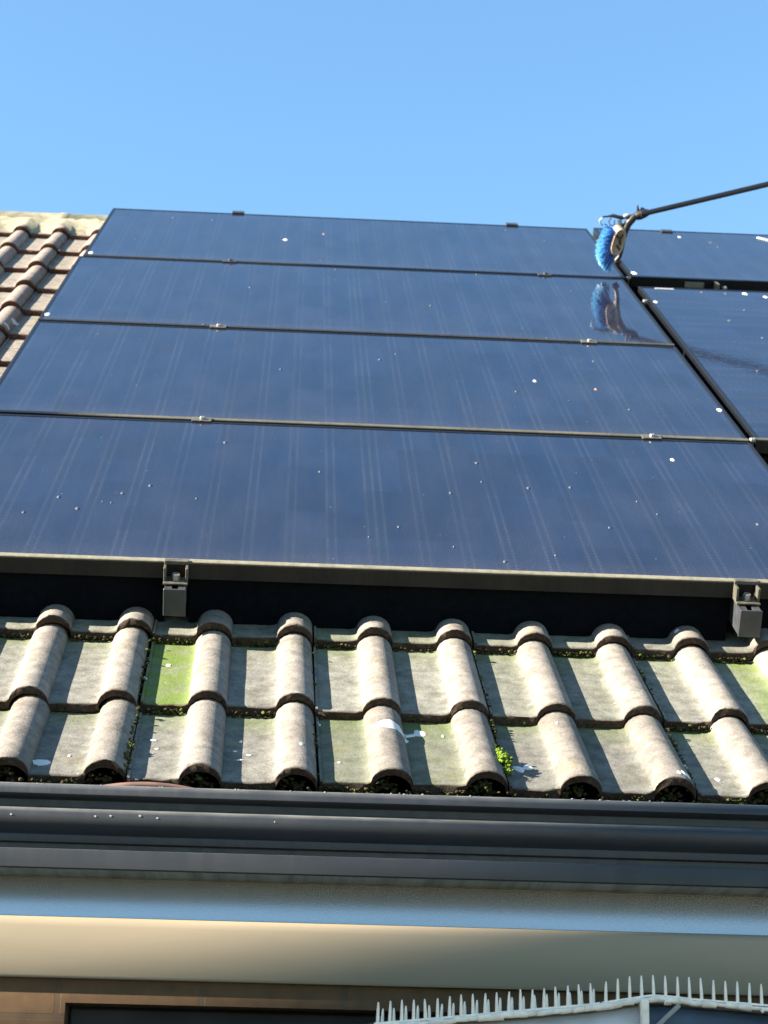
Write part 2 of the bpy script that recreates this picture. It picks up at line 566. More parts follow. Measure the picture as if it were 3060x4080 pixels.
# --- roof tiles: two rolls a tile, one raised sheet per tile
TP, TW, ROLLH, ROLLA = 0.155, 0.310, 0.030, 0.0345
THICK = 0.018
JOINT = 0.512                                 # where one joint between tiles meets the eave


def roll_h(t):
    h = 0.0
    if t < 0.0042: return 0.0045             # the raised lip of the interlock
    for c in (0.117, 0.272):
        x = (t - c) / ROLLA
        if abs(x) < 1.0:
            h = max(h, ROLLH * (1 - abs(x) ** 2.05) ** 0.53)
        elif x < 0 and x > -1.35:             # soft fillet at the left foot
            h = max(h, 0.0035 * (1 - (-x - 1) / 0.35) ** 2)
    return h


TS = [0.0, 0.004, 0.0046, 0.03, 0.055, 0.070, 0.077]
for c in (0.117, 0.272):
    for a in (-180, -172, -160, -145, -125, -105, -85, -65, -45, -30, -18, -8, 0):
        TS.append(c + ROLLA * math.cos(R(a)))
    if c < 0.2: TS += [c + ROLLA + 0.003, c + ROLLA + 0.018, 0.200, 0.222, 0.232]
TS += [0.3095 - 0.0005]
TS = sorted(set(round(t, 5) for t in TS if t < 0.3085))

fronts = [-0.687, -0.391] + [-0.054 + 0.363 * i for i in range(13)]
roof_mb = MB()
rnd = random.Random(3)
GREEN = {(0.559, -0.391): 1.0, (1.674, -0.391): 0.75}
for ci, vf in enumerate(fronts):
    nxt = fronts[ci + 1] if ci + 1 < len(fronts) else RIDGE_V + 0.05
    gauge = nxt - vf
    j0 = int(math.floor((U0 - JOINT) / TW)) + 1
    j1 = int(math.floor((U1 - JOINT) / TW))
    for j in range(j0, j1):
        base_u = JOINT + TW * j
        du, dn, sk = rnd.uniform(-.0025, .0025), rnd.uniform(-.0012, .0016), rnd.uniform(-.007, .007)
        dv = rnd.uniform(-.0055, .0055)
        tone = (rnd.uniform(0.0, 0.55) if ci == 0 else rnd.uniform(0.3, 0.95)) if base_u > 0.0 else rnd.uniform(0.75, 1.2)
        red = 1.0 if base_u < -0.02 and ci > 5 else 0.0
        alg_t = rnd.choice([0, 0.05, 0.1, 0.15, 0.2, 0.3]) * (1 - red)
        sd = rnd.uniform(0, 100)
        near = vf < 0.3 or base_u < 0.2
        ls = [0.0, 0.003, 0.008, 0.03, 0.10, 0.2, 0.30, gauge + 0.03] if near else [0.0, 0.004, 0.2, gauge + 0.03]
        ls = [l for l in ls if l <= gauge + 0.031]
        vs, roll, alg, edg, ton = [], [], [], [], []
        rows = []
        for li, l in enumerate(ls):
            rowi = []
            for t in TS:
                u = base_u + t + du + sk * l - 0.0145 * (vf + l + 0.07)
                h = roll_h(t)
                jit = 0.0
                if li < 3:
                    jit = 0.0032 * noise.noise((t * 60, sd, li * .4)) + 0.0026 * noise.noise((t * 190, sd, li * .9))
                v = vf + l + dv + jit * (1.6 if li < 2 else 1)
                drop = (0.0032, 0.0008, 0.0, 0, 0, 0, 0, 0)[li] if near else (0.002, 0, 0, 0)[li]
                n = -0.13 - 0.02 * l / gauge + h + dn - drop + 0.0012 * noise.noise((u * 9, v * 9, sd))
                rowi.append(len(vs))
                vs.append(RP(u, v, n))
                roll.append(h / ROLLH)
                head = max(0.0, (l / gauge - 0.80) / 0.2)
                a_ = (alg_t + 0.5 * (1 - red) * head ** 1.5) * (1 - min(1, h / 0.012))
                for (gu, gv), s_ in GREEN.items():
                    if abs(gv - vf) < .01 and abs(u - gu) < 0.045 and h < .006: a_ = max(a_, s_)
                alg.append(a_)
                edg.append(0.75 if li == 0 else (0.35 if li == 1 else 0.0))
                ton.append(tone)
            rows.append(rowi)
        fs = []
        for a, b in zip(rows[:-1], rows[1:]):
            for q in range(len(TS) - 1):
                fs.append((a[q], a[q + 1], b[q + 1], b[q]))
        # butt end
        bot = []
        for q, t in enumerate(TS):
            p = vs[rows[0][q]]
            u = base_u + t + du - 0.0145 * (vf + 0.07)
            hh = roll_h(t)
            th = THICK - 0.004
            n = -0.13 + hh + dn - THICK + (0.002 if hh > .01 else 0)
            bot.append(len(vs))
            vs.append(RP(u, vf + dv + 0.001 + 0.002 * noise.noise((t * 80, sd, 5)), n))
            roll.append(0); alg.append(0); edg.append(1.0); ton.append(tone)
        for q in range(len(TS) - 1):
            fs.append((bot[q], bot[q + 1], rows[0][q + 1], rows[0][q]))
        # under face (seen as the dark hollow below the eave course) and the two side edges
        back = []
        for q, t in enumerate(TS):
            u = base_u + t + du + sk * .2 - 0.0145 * (vf + .27)
            back.append(len(vs))
            vs.append(RP(u, vf + 0.2, -0.13 - 0.02 * .2 / gauge + roll_h(t) + dn - THICK - 0.001))
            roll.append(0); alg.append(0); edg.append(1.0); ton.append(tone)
        for q in range(len(TS) - 1):
            fs.append((back[q], back[q + 1], bot[q + 1], bot[q]))
        for q in (0, len(TS) - 1):
            prev_t, prev_b = rows[0][q], bot[q]
            for rr_, l in zip(rows[1:], ls[1:]):
                top = rr_[q]
                nb = len(vs)
                p = vs[top]
                vs.append(p - MR @ Vector((0, 0, THICK)))
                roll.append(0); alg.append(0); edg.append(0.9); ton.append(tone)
                fs.append((prev_b, nb, top, prev_t))
                prev_t, prev_b = top, nb
        roof_mb.add(vs, fs, roll=roll, algae=alg, edge=edg, tone=ton, red=red)
roof = roof_mb.build('roof_tiles', M_TILE, house, smooth=50, recalc=False)
BVH = BVHTree.FromPolygons([Vector(p) for p in roof_mb.v], roof_mb.f)
ND = MR @ Vector((0, 0, 1))


def on_tiles(u, v):
    h = BVH.ray_cast(RP(u, v, 0.05), -ND)
    return h[0] if h[0] is not None else RP(u, v, -0.13)


def on_tiles_n(u, v):
    return (on_tiles(u, v) - RP(u, v, 0)).dot(ND)


# --- deck below the tiles and the far slope: a solid roof body
dk = MB()
a0, a1 = RP(0, -0.655, -0.178), RP(0, RIDGE_V, -0.178)
b0 = Vector((0, 2 * a1.y - a0.y, a0.z))
prof = [(a0.y, a0.z), (a1.y, a1.z), (b0.y, b0.z), (b0.y, b0.z - 0.05), (a0.y, a0.z - 0.02)]
dk.prism(prof, U0 + .02, U1 - .02)
dk.build('roof_deck', M_BLACK, house)
# --- ridge: half-round tiles bedded in mortar
rg = MB()
rnd = random.Random(5)
rc = RP(0, RIDGE_V + 0.02, -0.200)
x = U0
i = 0
while x < U1:
    L = 0.40
    vs, fs = [], []
    n = 14
    r0, r1 = 0.111, 0.108
    for (xx, rr_) in ((x, r0), (x + 0.03, r0), (x + 0.034, r1), (x + L + .01, r1)):
        for q in range(n + 1):
            a = math.pi * (q / n) * 1.06 - 0.03 * math.pi
            d = 1 + 0.012 * noise.noise((xx * 7, a * 2, i * 3.0))
            vs.append((xx, rc.y - math.cos(a) * rr_ * d, rc.z + math.sin(a) * rr_ * d))
    for s_ in range(3):
        for q in range(n):
            fs.append((s_ * (n + 1) + q, s_ * (n + 1) + q + 1, (s_ + 1) * (n + 1) + q + 1, (s_ + 1) * (n + 1) + q))
    rg.add(vs, fs, roll=0.55, tone=rnd.uniform(.6, 1), algae=0.12, edge=0.0, red=0.0)
    x += L
    i += 1
rg.build('ridge_tiles', M_MORTAR, house, smooth=50)
mo = MB()
vs, fs = [], []
NX = 260
for i in range(NX + 1):
    u = U0 + .02 + (U1 - U0 - .04) * i / NX
    for q in range(6):
        v = RIDGE_V - 0.235 + 0.045 * q + 0.022 * noise.noise((u * 14, q * .6, 0)) * (1 if q == 0 else .3)
        base_n = on_tiles_n(u, min(v, RIDGE_V - .12))
        n_ = base_n * (1 - q / 5) + (-0.112) * q / 5 + 0.010 * (1 if q else -1.6) + 0.012 * noise.noise((u * 25, v * 25, 1))
        vs.append(RP(u, v, n_))
for i in range(NX):
    for q in range(5):
        a = i * 6 + q
        fs.append((a, a + 6, a + 7, a + 1))
mo.add(vs, fs)
mo.build('ridge_mortar', M_MORTAR, house, smooth=60)


# --- moss and silt along the butts and in the joints
def blob(mb, p, r, seed, squash=0.7):
    vs, fs = [], []
    t = (1 + 5 ** .5) / 2
    ico = [(-1, t, 0), (1, t, 0), (-1, -t, 0), (1, -t, 0), (0, -1, t), (0, 1, t), (0, -1, -t), (0, 1, -t), (t, 0, -1), (t, 0, 1), (-t, 0, -1), (-t, 0, 1)]
    tri = [(0, 11, 5), (0, 5, 1), (0, 1, 7), (0, 7, 10), (0, 10, 11), (1, 5, 9), (5, 11, 4), (11, 10, 2), (10, 7, 6), (7, 1, 8), (3, 9, 4), (3, 4, 2), (3, 2, 6), (3, 6, 8), (3, 8, 9), (4, 9, 5), (2, 4, 11), (6, 2, 10), (8, 6, 7), (9, 8, 1)]
    for c in ico:
        d = Vector(c).normalized()
        k_ = r * (1 + 0.9 * noise.noise((d * 1.7 + Vector((seed, seed * .3, 0)))))
        vs.append(p + Vector((d.x * k_, d.y * k_, d.z * k_ * squash)))
    mb.add(vs, tri)


rnd = random.Random(11)
ms, md = MB(), MB()
for ci, vf in enumerate(fronts[:]):
    lo_u, hi_u = (0.1, 1.75) if ci < 3 else (-0.75, 0.05)
    if ci < 2: lo_u = 0.1
    for j in range(-3, 5):
        for rr_ in (0, 1):
            fu0 = JOINT + TW * j + rr_ * TP - 0.0145 * (vf + .07)
            fu1 = fu0 + 0.082
            dens = max(0.0, 0.5 + 0.9 * noise.noise((fu0 * 2.3, vf * 3, 4.2)) + (0.25 if fu0 > 1.2 else 0))
            if ci >= 3: dens *= 0.35
            for q in range(int((34 + 110 * (ci < 3)) * dens)):
                u = rnd.uniform(fu0, fu1)
                if not lo_u < u < hi_u: continue
                r = rnd.choice([0.0012, 0.0016, 0.002, 0.0024, 0.003, 0.0038])
                nn = -0.13 - rnd.uniform(0.008, 0.022)
                p = RP(u, vf - rnd.uniform(-0.001, 0.004), nn)
                blob(ms if rnd.random() < (.55 if dens > .7 else .25) else md, p, r, rnd.uniform(0, 99))
    # joints beside every second roll
    if ci < 2:
        for j in range(-2, 5):
            ju = JOINT + TW * j
            dens = {1: 0.25, 0: 0.8, 2: 0.9, 3: 0.7}.get(j, 0.2) * (1.0 if ci == 0 else 0.35)
            for q in range(int(70 * dens)):
                l = rnd.uniform(0, 0.30)
                u = ju - 0.003 + rnd.uniform(-.004, .004) - 0.0145 * (vf + l + .07)
                p = on_tiles(u, vf + l) + ND * rnd.uniform(-.001, .003)
                blob(ms if rnd.random() < .55 else md, p, rnd.uniform(0.0016, 0.0045), rnd.uniform(0, 99))
# named larger cushions
for (u, v, nn, r) in ((0.815, -0.66, -0.125, 0.008), (0.51, -0.63, -0.120, .009),
                      (0.518, -0.585, -0.122, .007), (0.80, -0.375, -0.125, .006), (1.10, -0.675, -0.13, .010), (1.44, -0.672, -.125, .009), (0.503, -0.667, -.128, .008)):
    for q in range(60):
        blob(ms if rnd.random() < .8 else md, RP(u + rnd.gauss(0, r * .42), v + rnd.gauss(0, r * .85), nn + rnd.gauss(0, r * .22)), r * rnd.uniform(.10, .34), rnd.uniform(0, 99), 0.8)
# silt and moss plugging the arches of the eave rolls
for j in range(-3, 5):
    for c in (0.117, 0.272):
        uc = JOINT + TW * j + c
        if not 0.1 < uc < 1.8: continue
        fill = rnd.uniform(.55, 1.0)
        for q in range(int(60 * fill)):
            a, rr_ = rnd.uniform(0, math.pi), rnd.uniform(.35, .95)
            p = RP(uc + math.cos(a) * .027 * rr_, -0.680 + rnd.uniform(-.006, .012), -0.152 + math.sin(a) * .030 * rr_)
            blob(ms if rnd.random() < .12 else md, p, rnd.uniform(.002, .0052), rnd.uniform(0, 99))
lc = MB()
for (u, v, nn, r, cnt) in ((1.137, -0.615, -0.112, 0.014, 110), (1.131, -0.583, -0.115, 0.008, 50), (1.128, -0.55, -0.118, .005, 25), (1.141, -0.648, -0.118, .008, 40)):
    for q in range(cnt):
        blob(lc, RP(u + rnd.gauss(0, r * .36), v + rnd.gauss(0, r * .85), nn + rnd.gauss(0, r * .26)), r * rnd.uniform(.14, .34), rnd.uniform(0, 99), 0.85)
lc.build('moss_cushion', M_LIME, house, smooth=80)
# gravelly silt under the eave butts
for q in range(420):
    u = rnd.uniform(0.15, 1.75)
    t = ((u - JOINT + .01) % TP)
    if t > 0.088: continue
    blob(md if rnd.random() < .7 else ms, RP(u, -0.690 + rnd.uniform(-.004, .003), -0.13 - rnd.uniform(0.006, 0.024)), rnd.uniform(.0015, .004), rnd.uniform(0, 99))
o = ms.build('moss', M_MOSS, house, smooth=80); o['kind'] = 'stuff'
o = md.build('silt', M_MOSSD, house, smooth=80); o['kind'] = 'stuff'


# --- droppings on the tiles
def splat(mb, u, v, r, stretch=1.5, seed=0.0, surf=None, lift=0.0012, ang=0.0):
    """irregular flat splash that follows whatever it fell on"""
    vs, fs = [], []
    K, RG = 14, 3
    ca, sa = math.cos(ang), math.sin(ang)
    for i in range(RG + 1):
        f = i / RG
        for q in range(K if i else 1):
            a = 2 * math.pi * q / K
            rad = r * f * (1 + 0.35 * noise.noise((math.cos(a) * 1.3 + seed, math.sin(a) * 1.3, seed)))
            a_, b_ = rad * math.cos(a), rad * math.sin(a) * stretch
            uu, vv = u + a_ * ca - b_ * sa, v + a_ * sa + b_ * ca
            hgt = lift * (1 - f ** 3)
            if surf: vs.append(surf(uu, vv) + ND * (hgt + 0.0004))
            else: vs.append(Vector((uu, vv, hgt)))
    for q in range(K):
        fs.append((0, 1 + q, 1 + (q + 1) % K))
    for i in range(1, RG):
        for q in range(K):
            a, b = 1 + (i - 1) * K, 1 + i * K
            fs.append((a + q, b + q, b + (q + 1) % K, a + (q + 1) % K))
    mb.add(vs, fs)


rnd = random.Random(21)
for (u, v, r, st, an) in ((0.952, -0.480, .021, .95, 0.2), (0.975, -0.492, .011, 1.2, -.9), (1.006, -0.449, .011, 1.5, 0), (0.927, -0.488, .009, 1.2, 0), (0.990, -.462, .006, 2.5, -1.0),
                          (-0.147, 2.655, .012, 2, 0), (-0.154, 2.534, .009, 2, 0), (0.378, -0.638, .013, 1.2, 0), (1.181, -0.598, .008, 1.5, 0), (1.165, -0.607, .010, 1.5, .4),
                          (1.535, 0.001, .005, 1.5, 0), (1.047, -0.459, .003, 2, 0), (0.763, -0.601, .004, 1.5, 0), (0.832, -0.425, .0035, 1.5, 0),
                          (0.698, -0.513, .003, 2, 0), (1.390, -0.537, .0065, .7, 0), (1.448, -0.582, .006, .6, 0), (1.497, -0.62, .005, 1.5, 0), (1.245, -0.452, .003, 1.5, 0),
                          (0.419, -0.604, .003, 1.5, 0), (0.516, -0.272, .0033, 1.5, 0), (0.552, -0.181, .005, 1.5, 0), (0.801, -0.589, .004, 1.5, 0), (1.432, -0.667, .008, 1.5, 0), (1.42, -.672, .005, 1.5, 0),
                          (0.70, -0.60, .006, .5, 0), (0.715, -.575, .005, .5, 0), (0.69, -.56, .004, .6, 0), (0.865, -0.60, .004, .6, 0), (0.55, -.52, .007, .5, 0), (0.56, -.56, .005, .5, 0)):
    dr = MB()
    splat(dr, u, v, r, st, rnd.uniform(0, 50), on_tiles, 0.0014, an)
    dr.build('bird_dropping', M_DROP, roof, smooth=60)

# --- gutter: bead, recess, belly, drip groove, lower step (profile seen end on, world y/z)
gz = Z0
outer = [(-0.0905, -0.5725), (-0.0865, -0.5755), (-0.0855, -0.5855), (-0.0875, -0.5880), (-0.0945, -0.5895), (-0.0995, -0.5930), (-0.1020, -0.5990), (-0.1022, -0.606),
         (-0.0995, -0.614), (-0.095, -0.621), (-0.089, -0.6265), (-0.0862, -0.629), (-0.0865, -0.6335), (-0.0850, -0.6400), (-0.0775, -0.6420), (-0.0770, -0.6490),
         (-0.0815, -0.6505), (-0.0825, -0.654), (-0.0800, -0.6785), (-0.0780, -0.6805), (0.02, -0.684), (0.02, -0.560), (0.016, -0.560), (0.016, -0.655), (-0.060, -0.655), (-0.083, -0.600), (-0.083, -0.566)]
lip = [(-0.086, -0.5640), (-0.0875, -0.5555), (-0.0915, -0.5520), (-0.0975, -0.5520), (-0.1005, -0.5540), (-0.1055, -0.5665), (-0.1052, -0.5690), (-0.1025, -0.5710)]
gp = [(EY + y, gz + z) for (y, z) in lip]
gp += [(EY + y, gz + z) for (y, z) in outer]
gt = MB()
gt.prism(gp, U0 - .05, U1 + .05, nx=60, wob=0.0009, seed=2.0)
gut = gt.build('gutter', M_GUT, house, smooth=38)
# bits of dirt and splashes on the gutter's front
gd = MB()
rnd = random.Random(31)
for q in range(34):
    x = rnd.uniform(0.34, 1.55)
    if rnd.random() < .3:
        y, z, r = EY - 0.1029, gz - rnd.uniform(.598, .610), rnd.uniform(.0006, .0018)
        gd.add([(x + r * math.cos(a) * 1.2, y - .0006 + (0.0004 if c else 0), z + r * math.sin(a)) for c, a in enumerate([0, 1.05, 2.1, 3.14, 4.2, 5.25])], [(0, 1, 2, 3, 4, 5)])
    else:
        blob(gd, Vector((x, EY - 0.095 + rnd.uniform(-.004, .003), gz - 0.5518 + rnd.uniform(-.001, .0005))), rnd.uniform(.0008, .0022), rnd.uniform(0, 99), .5)
for x0 in (0.975, 1.28):
    for q in range(9):
        blob(gd, Vector((x0 + rnd.uniform(-.05, .05), EY - 0.095 + rnd.uniform(-.004, .004), gz - 0.5515)), rnd.uniform(.001, .0028), rnd.uniform(0, 99), .35)
o = gd.build('dirt_specks', M_STICK, gut, smooth=60); o['kind'] = 'stuff'

# --- boards under the gutter
sb = MB()
sb.prism([(EY - 0.006, gz - 0.674), (EY - 0.0235, gz - 0.748), (EY + 0.02, gz - 0.748), (EY + 0.02, gz - 0.674)], U0, U1)
sb.build('fascia_board', M_SOFT, house)
cb = MB()
cb.prism([(EY - 0.036, gz - 0.7475), (EY - 0.0415, gz - 0.7485), (EY - 0.046, gz - 0.7515), (EY - 0.049, gz - 0.757), (EY - 0.050, gz - 0.764), (EY - 0.050, gz - 0.838), (EY - 0.0475, gz - 0.842), (EY + 0.03, gz - 0.842), (EY + 0.03, gz - 0.7475)], U0, U1)
cb.build('trim_board', M_CREAM, house, smooth=40)
# --- walls with the window opening left free
WY = EY - 0.036
wz = gz - 0.8425
wx0, wx1, wtop, wbot = 0.452, 2.45, gz - 0.878, gz - 2.05
BACK = 2 * RP(0, RIDGE_V, 0).y + 0.4
wl = MB()


def wallbox(x0, x1, z0, z1, y0=WY, y1=WY + 0.12):
    wl.box(x0, x1, y0, y1, z0, z1)


wallbox(U0 + .05, wx0, 0, wz)
wallbox(wx1, U1 - .05, 0, wz)
wallbox(wx0, wx1, wtop, wz)
wallbox(wx0, wx1, 0, wbot)
wl.box(U0 + .05, U0 + .17, WY + .12, BACK, 0, wz)
wl.box(U1 - .17, U1 - .05, WY + .12, BACK, 0, wz)
wl.box(U0 + .17, U1 - .17, BACK - .12, BACK, 0, wz)
for xg in (U0 + .05, U1 - .17):               # gables under the roof
    m_ = RP(0, RIDGE_V, -0.2)
    wl.prism([(WY + .2, wz), (BACK - .2, wz), (m_.y, m_.z - .03)], xg, xg + .12)
wl.build('brick_wall', M_BRICK, house)
wn = MB()
fy = WY + 0.055
for (x0, x1, z0, z1) in ((wx0, wx1, wtop - .06, wtop), (wx0, wx1, wbot, wbot + .06), (wx0, wx0 + .06, wbot + .06, wtop - .06), (wx1 - .06, wx1, wbot + .06, wtop - .06), (1.47, 1.53, wbot + .06, wtop - .06)):
    wn.box(x0 + .001, x1 - .001, fy, fy + .06, z0 + .001, z1 - .001, 0.004)
win = wn.build('window', M_SLATE, house)
pn = MB()
pn.box(wx0 + .055, wx1 - .055, fy + .025, fy + .03, wbot + .055, wtop - .055)
pn.build('pane', M_PANE, win)
fl = MB()
fl.box(wx0 - .3, wx1 + .3, WY + .13, WY + .14, wbot - .2, wtop - 0.002)
fl.build('blind', M_SLATE, win)

# ------------------------------------------------------------------ red clay strip lying in the gutter
cs = MB()
pts = []
for i in range(25):
    f = i / 24
    x = 0.430 + 0.26 * f
    pts.append((x, EY - 0.052 - 0.012 * math.sin(math.pi * f), gz - 0.556 + 0.0165 * math.sin(math.pi * f) - .004))
cs.tube(pts, [0.0038 + 0.0016 * math.sin(math.pi * i / 24) for i in range(25)], 8)
o = cs.build('curved_strip', M_CLAY, smooth=60)
tag(o, 'thin reddish brown curved strip lying in the gutter below the left tiles', 'debris strip')

# ------------------------------------------------------------------ solar panels
PW, PH, GAP = 1.89, 1.038, 0.020
PP = PH + GAP
FT = 0.035                                    # frame depth


def panel_parts(root, L, H, dirt_low, glassmat, drops=(), portrait=False):
    """frame and glass in the panel's own axes: x along the eave, y up the slope, z = 0 at the frame's face"""
    fl_, lw, b = 0.011, 0.017, 0.0012
    fr = MB()
    # lower and upper frame bars run full width, the sides fit between them
    def bar(x0, x1, y0, y1, which):
        m0 = MB().box(x0, x1, y0, y1, -FT, 0, b)
        d = []
        for p in m0.v:
            dd = 0.0
            if which == 'low' and p[2] > -0.0035: dd = dirt_low(p[0])
            elif which == 'side' and p[2] > -0.0005: dd = 0.02
            d.append(dd)
        fr.add(m0.v, m0.f, dirt=d)
    N = 40
    for i in range(N):
        # sub-divided so that the band of dust can come and go
        x0, x1 = L * i / N, L * (i + 1) / N
        vs = [(x0, 0, -FT), (x1, 0, -FT), (x1, 0, -b), (x0, 0, -b), (x1, b, 0), (x0, b, 0), (x1, lw, 0), (x0, lw, 0), (x1, lw, -FT), (x0, lw, -FT), (x1, 0, -.005), (x0, 0, -.005)]
        d0, d1 = dirt_low(x0), dirt_low(x1)
        fr.add(vs, [(0, 1, 10, 11), (11, 10, 2, 3), (3, 2, 4, 5), (5, 4, 6, 7), (7, 6, 8, 9), (9, 8, 1, 0)], dirt=[0.03 * (d0 > .3), 0.03 * (d1 > .3), d1, d0, d1, d0, d1, d0, 0, 0, .035 * (d1 > .3), .035 * (d0 > .3)])
    fr.add([(0, 0, -FT), (0, lw, -FT), (0, lw, 0), (0, b, 0), (0, 0, -b)], [(0, 1, 2, 3, 4)], dirt=0.0)
    fr.add([(L, 0, -FT), (L, lw, -FT), (L, lw, 0), (L, b, 0), (L, 0, -b)], [(4, 3, 2, 1, 0)], dirt=0.0)
    bar(0, L, H - fl_, H, 'up')
    bar(0, fl_, lw, H - fl_, 'side')
    bar(L - fl_, L, lw, H - fl_, 'side')
    fr.build('frame', M_FRAME, root, recalc=True)
    gl = MB()
    if portrait:
        # glass mesh laid out in its own long axis, then turned so the cell columns run across
        gl.box(lw, H - fl_, fl_, L - fl_, -0.007, -0.0016)
    else:
        gl.box(fl_, L - fl_, lw, H - fl_, -0.007, -0.0016)
    go = gl.build('glass', glassmat, root)
    if portrait:
        go.rotation_euler = (0, 0, R(90))
        go.location = (L, 0, 0)
    by = {}
    for (u, v, r, kind) in drops:
        by.setdefault(kind, []).append((u, v, r))
    for kind, l in by.items():
        for i, (u, v, r) in enumerate(l):
            mb = MB()
            splat(mb, 0, 0, r, 2.0 if r < .02 else 1, i * 7.7 + u, None, 0.0022)
            do = mb.build({0: 'bird_dropping', 1: 'brown_speck', 2: 'dust_speck'}[kind], {0: M_DROP, 1: M_DROPB, 2: M_DROPG}[kind], root, smooth=60)
            do.location = (u, v, -0.0013)


DROPS = [(0.034, 3.23, 0.0094), (0.018, 2.193, 0.0094), (0.704, 3.662, 0.0086), (1.415, 1.596, 0.0055), (1.876, 1.354, 0.0076), (1.665, 0.859, 0.0055)]
GREYD = [(0.606, 0.86, 0.0043), (0.997, 1.775, 0.0045), (1.192, 0.768, 0.0044), (0.325, 0.314, 0.0047), (0.407, 0.432, 0.0039), (0.277, 0.389, 0.0038),
         (0.461, 0.494, 0.004), (0.219, 0.276, 0.0037), (1.194, 0.071, 0.0037), (1.115, 0.522, 0.0031), (1.293, 0.582, 0.0042), (1.389, 0.598, 0.0042), (1.437, 0.314, 0.003),
         (1.765, 0.375, 0.0041), (0.991, 0.268, 0.0029), (1.633, 1.321, 0.0037), (1.611, 1.86, 0.0041), (1.351, 1.467, 0.0038), (0.723, 1.612, 0.0038),
         (0.828, 0.648, 0.0031), (1.191, 0.616, 0.0021), (1.3, 0.12, 0.0019), (0.263, 4.045, 0.006), (0.417, 4.03, 0.005), (0.603, 2.73, 0.0045), (1.183, 2.552, 0.0045),
         (0.39, 0.361, 0.0019), (0.485, 2.14, 0.0041), (1.556, 0.421, 0.0021), (1.098, 0.152, 0.0019)]
rnd = random.Random(77)
for q in range(26):
    GREYD.append((rnd.uniform(0.02, 1.85), rnd.uniform(0.03, 4.2), rnd.uniform(.0010, .0026)))
BROWN = [(0.847, 3.821, 0.006), (1.573, 1.528, 0.0048)]
LAB = ['solar panel in the lowest row, its beige lower edge standing above the open tiles',
       'second solar panel from the bottom, pale dust along its lower edge',
       'third solar panel from the bottom, white spot at its lower left corner',
       'topmost solar panel left of the brush, its upper edge against the sky']


def dirts(k_):
    if k_ == 0: return lambda x: 0.95
    if k_ == 1: return lambda x: 0.55 * max(0, min(1, (x - 0.18) / 0.15)) * (0.8 + .3 * noise.noise((x * 6, 1, 0)))
    if k_ == 2: return lambda x: 0.06 + .25 * max(0, (x - 1.2))
    return lambda x: 0.08 * max(0, min(1, (0.85 - x) / 0.2))


for k_ in range(4):
    off = (0, 0, 0, 0.012)[k_]
    v0 = PP * k_
    r_ = thing('solar_panel', LAB[k_], 'solar panel', RP(off, v0, 0), (TH, 0, 0), 'black solar panels laid up the roof')
    dl = [(u - off, v - v0, r, kd) for (lst, kd) in ((DROPS, 0), (BROWN, 1), (GREYD, 2)) for (u, v, r) in lst if v0 + .006 < v < v0 + PH - .01]
    panel_parts(r_, PW, PH, dirts(k_), M_GLASS, dl)

# black strip added as painted shade under the lowest frame, foot on the tiles
root0 = bpy.data.objects['solar_panel']
gb = MB()
for (ua, ub) in ((0.004, 0.528), (0.576, 1.636), (1.684, 1.886)):
    n_ = int((ub - ua) / .004)
    vs, fs = [], []
    for i in range(n_ + 1):
        u = ua + (ub - ua) * i / n_
        lo = on_tiles_n(u, 0.016) + .001
        wv = 0.0015 * noise.noise((u * 6, 0, 0))
        vs += [(u, 0.013 + wv, -FT - .0005), (u, 0.016 + wv, lo), (u, 0.0145 + wv, -FT - .0005), (u, 0.0175 + wv, lo)]
    for i in range(n_):
        a = i * 4
        fs += [(a, a + 4, a + 5, a + 1), (a + 2, a + 3, a + 7, a + 6)]
    gb.add(vs, fs)
gb.build('gap_shade_strip', M_GAPSHADE, root0, recalc=False)

# right-hand column: one landscape panel on top, one portrait panel below an open gap
r_ = thing('solar_panel', 'solar panel at the upper right behind the brush, above the open black gap', 'solar panel', RP(1.926, 3.205, 0), (TH, 0, R(-.4)), 'black solar panels laid up the roof')
panel_parts(r_, PW, PH, lambda x: 0.0, M_GLASS, [(0.022, 0.075, 0.012, 0), (0.325, 0.90, 0.0066, 0), (.43, .79, .007, 2), (.44, .70, .004, 2)])
st = MB()
for q in range(7):
    splat(st, 0.655 + q * .012, 0.945 - q * .020, 0.012 - q * .0008, 1.6, q * 3.0, None, .003)
st.build('dropping_streak', M_DROP, r_, smooth=60)
SN = bpy.data.objects
r_ = thing('solar_panel', 'upright rippled solar panel at the right edge, with a white sticker on its upper edge', 'solar panel', RP(1.911, 1.07, 0.0), (TH, 0, R(-.42)), 'black solar panels laid up the roof')
panel_parts(r_, 1.06, 1.955, lambda x: 0.35, M_GLASS_W,
            [(0.36, 1.90, 0.010, 0), (0.42, 1.86, 0.008, 0), (0.02, 1.70, .008, 0), (0.215, 1.44, 0.0062, 2), (.27, 1.2, .005, 2), (.30, 1.62, .004, 2), (.16, .75, .004, 2), (.21, 1.9, .006, 2), (.29, 1.89, .006, 2), (.25, .45, .004, 2)], True)
s_ = MB()
s_.box(0.055, 0.120, 1.955 - .030, 1.955 - .012, -0.0014, -0.0002, 0.0002)
s_.build('sticker', M_STICK, r_)

# ------------------------------------------------------------------ mounting rails with their clamps
RZ = -FT - 0.0012                             # top of the rail


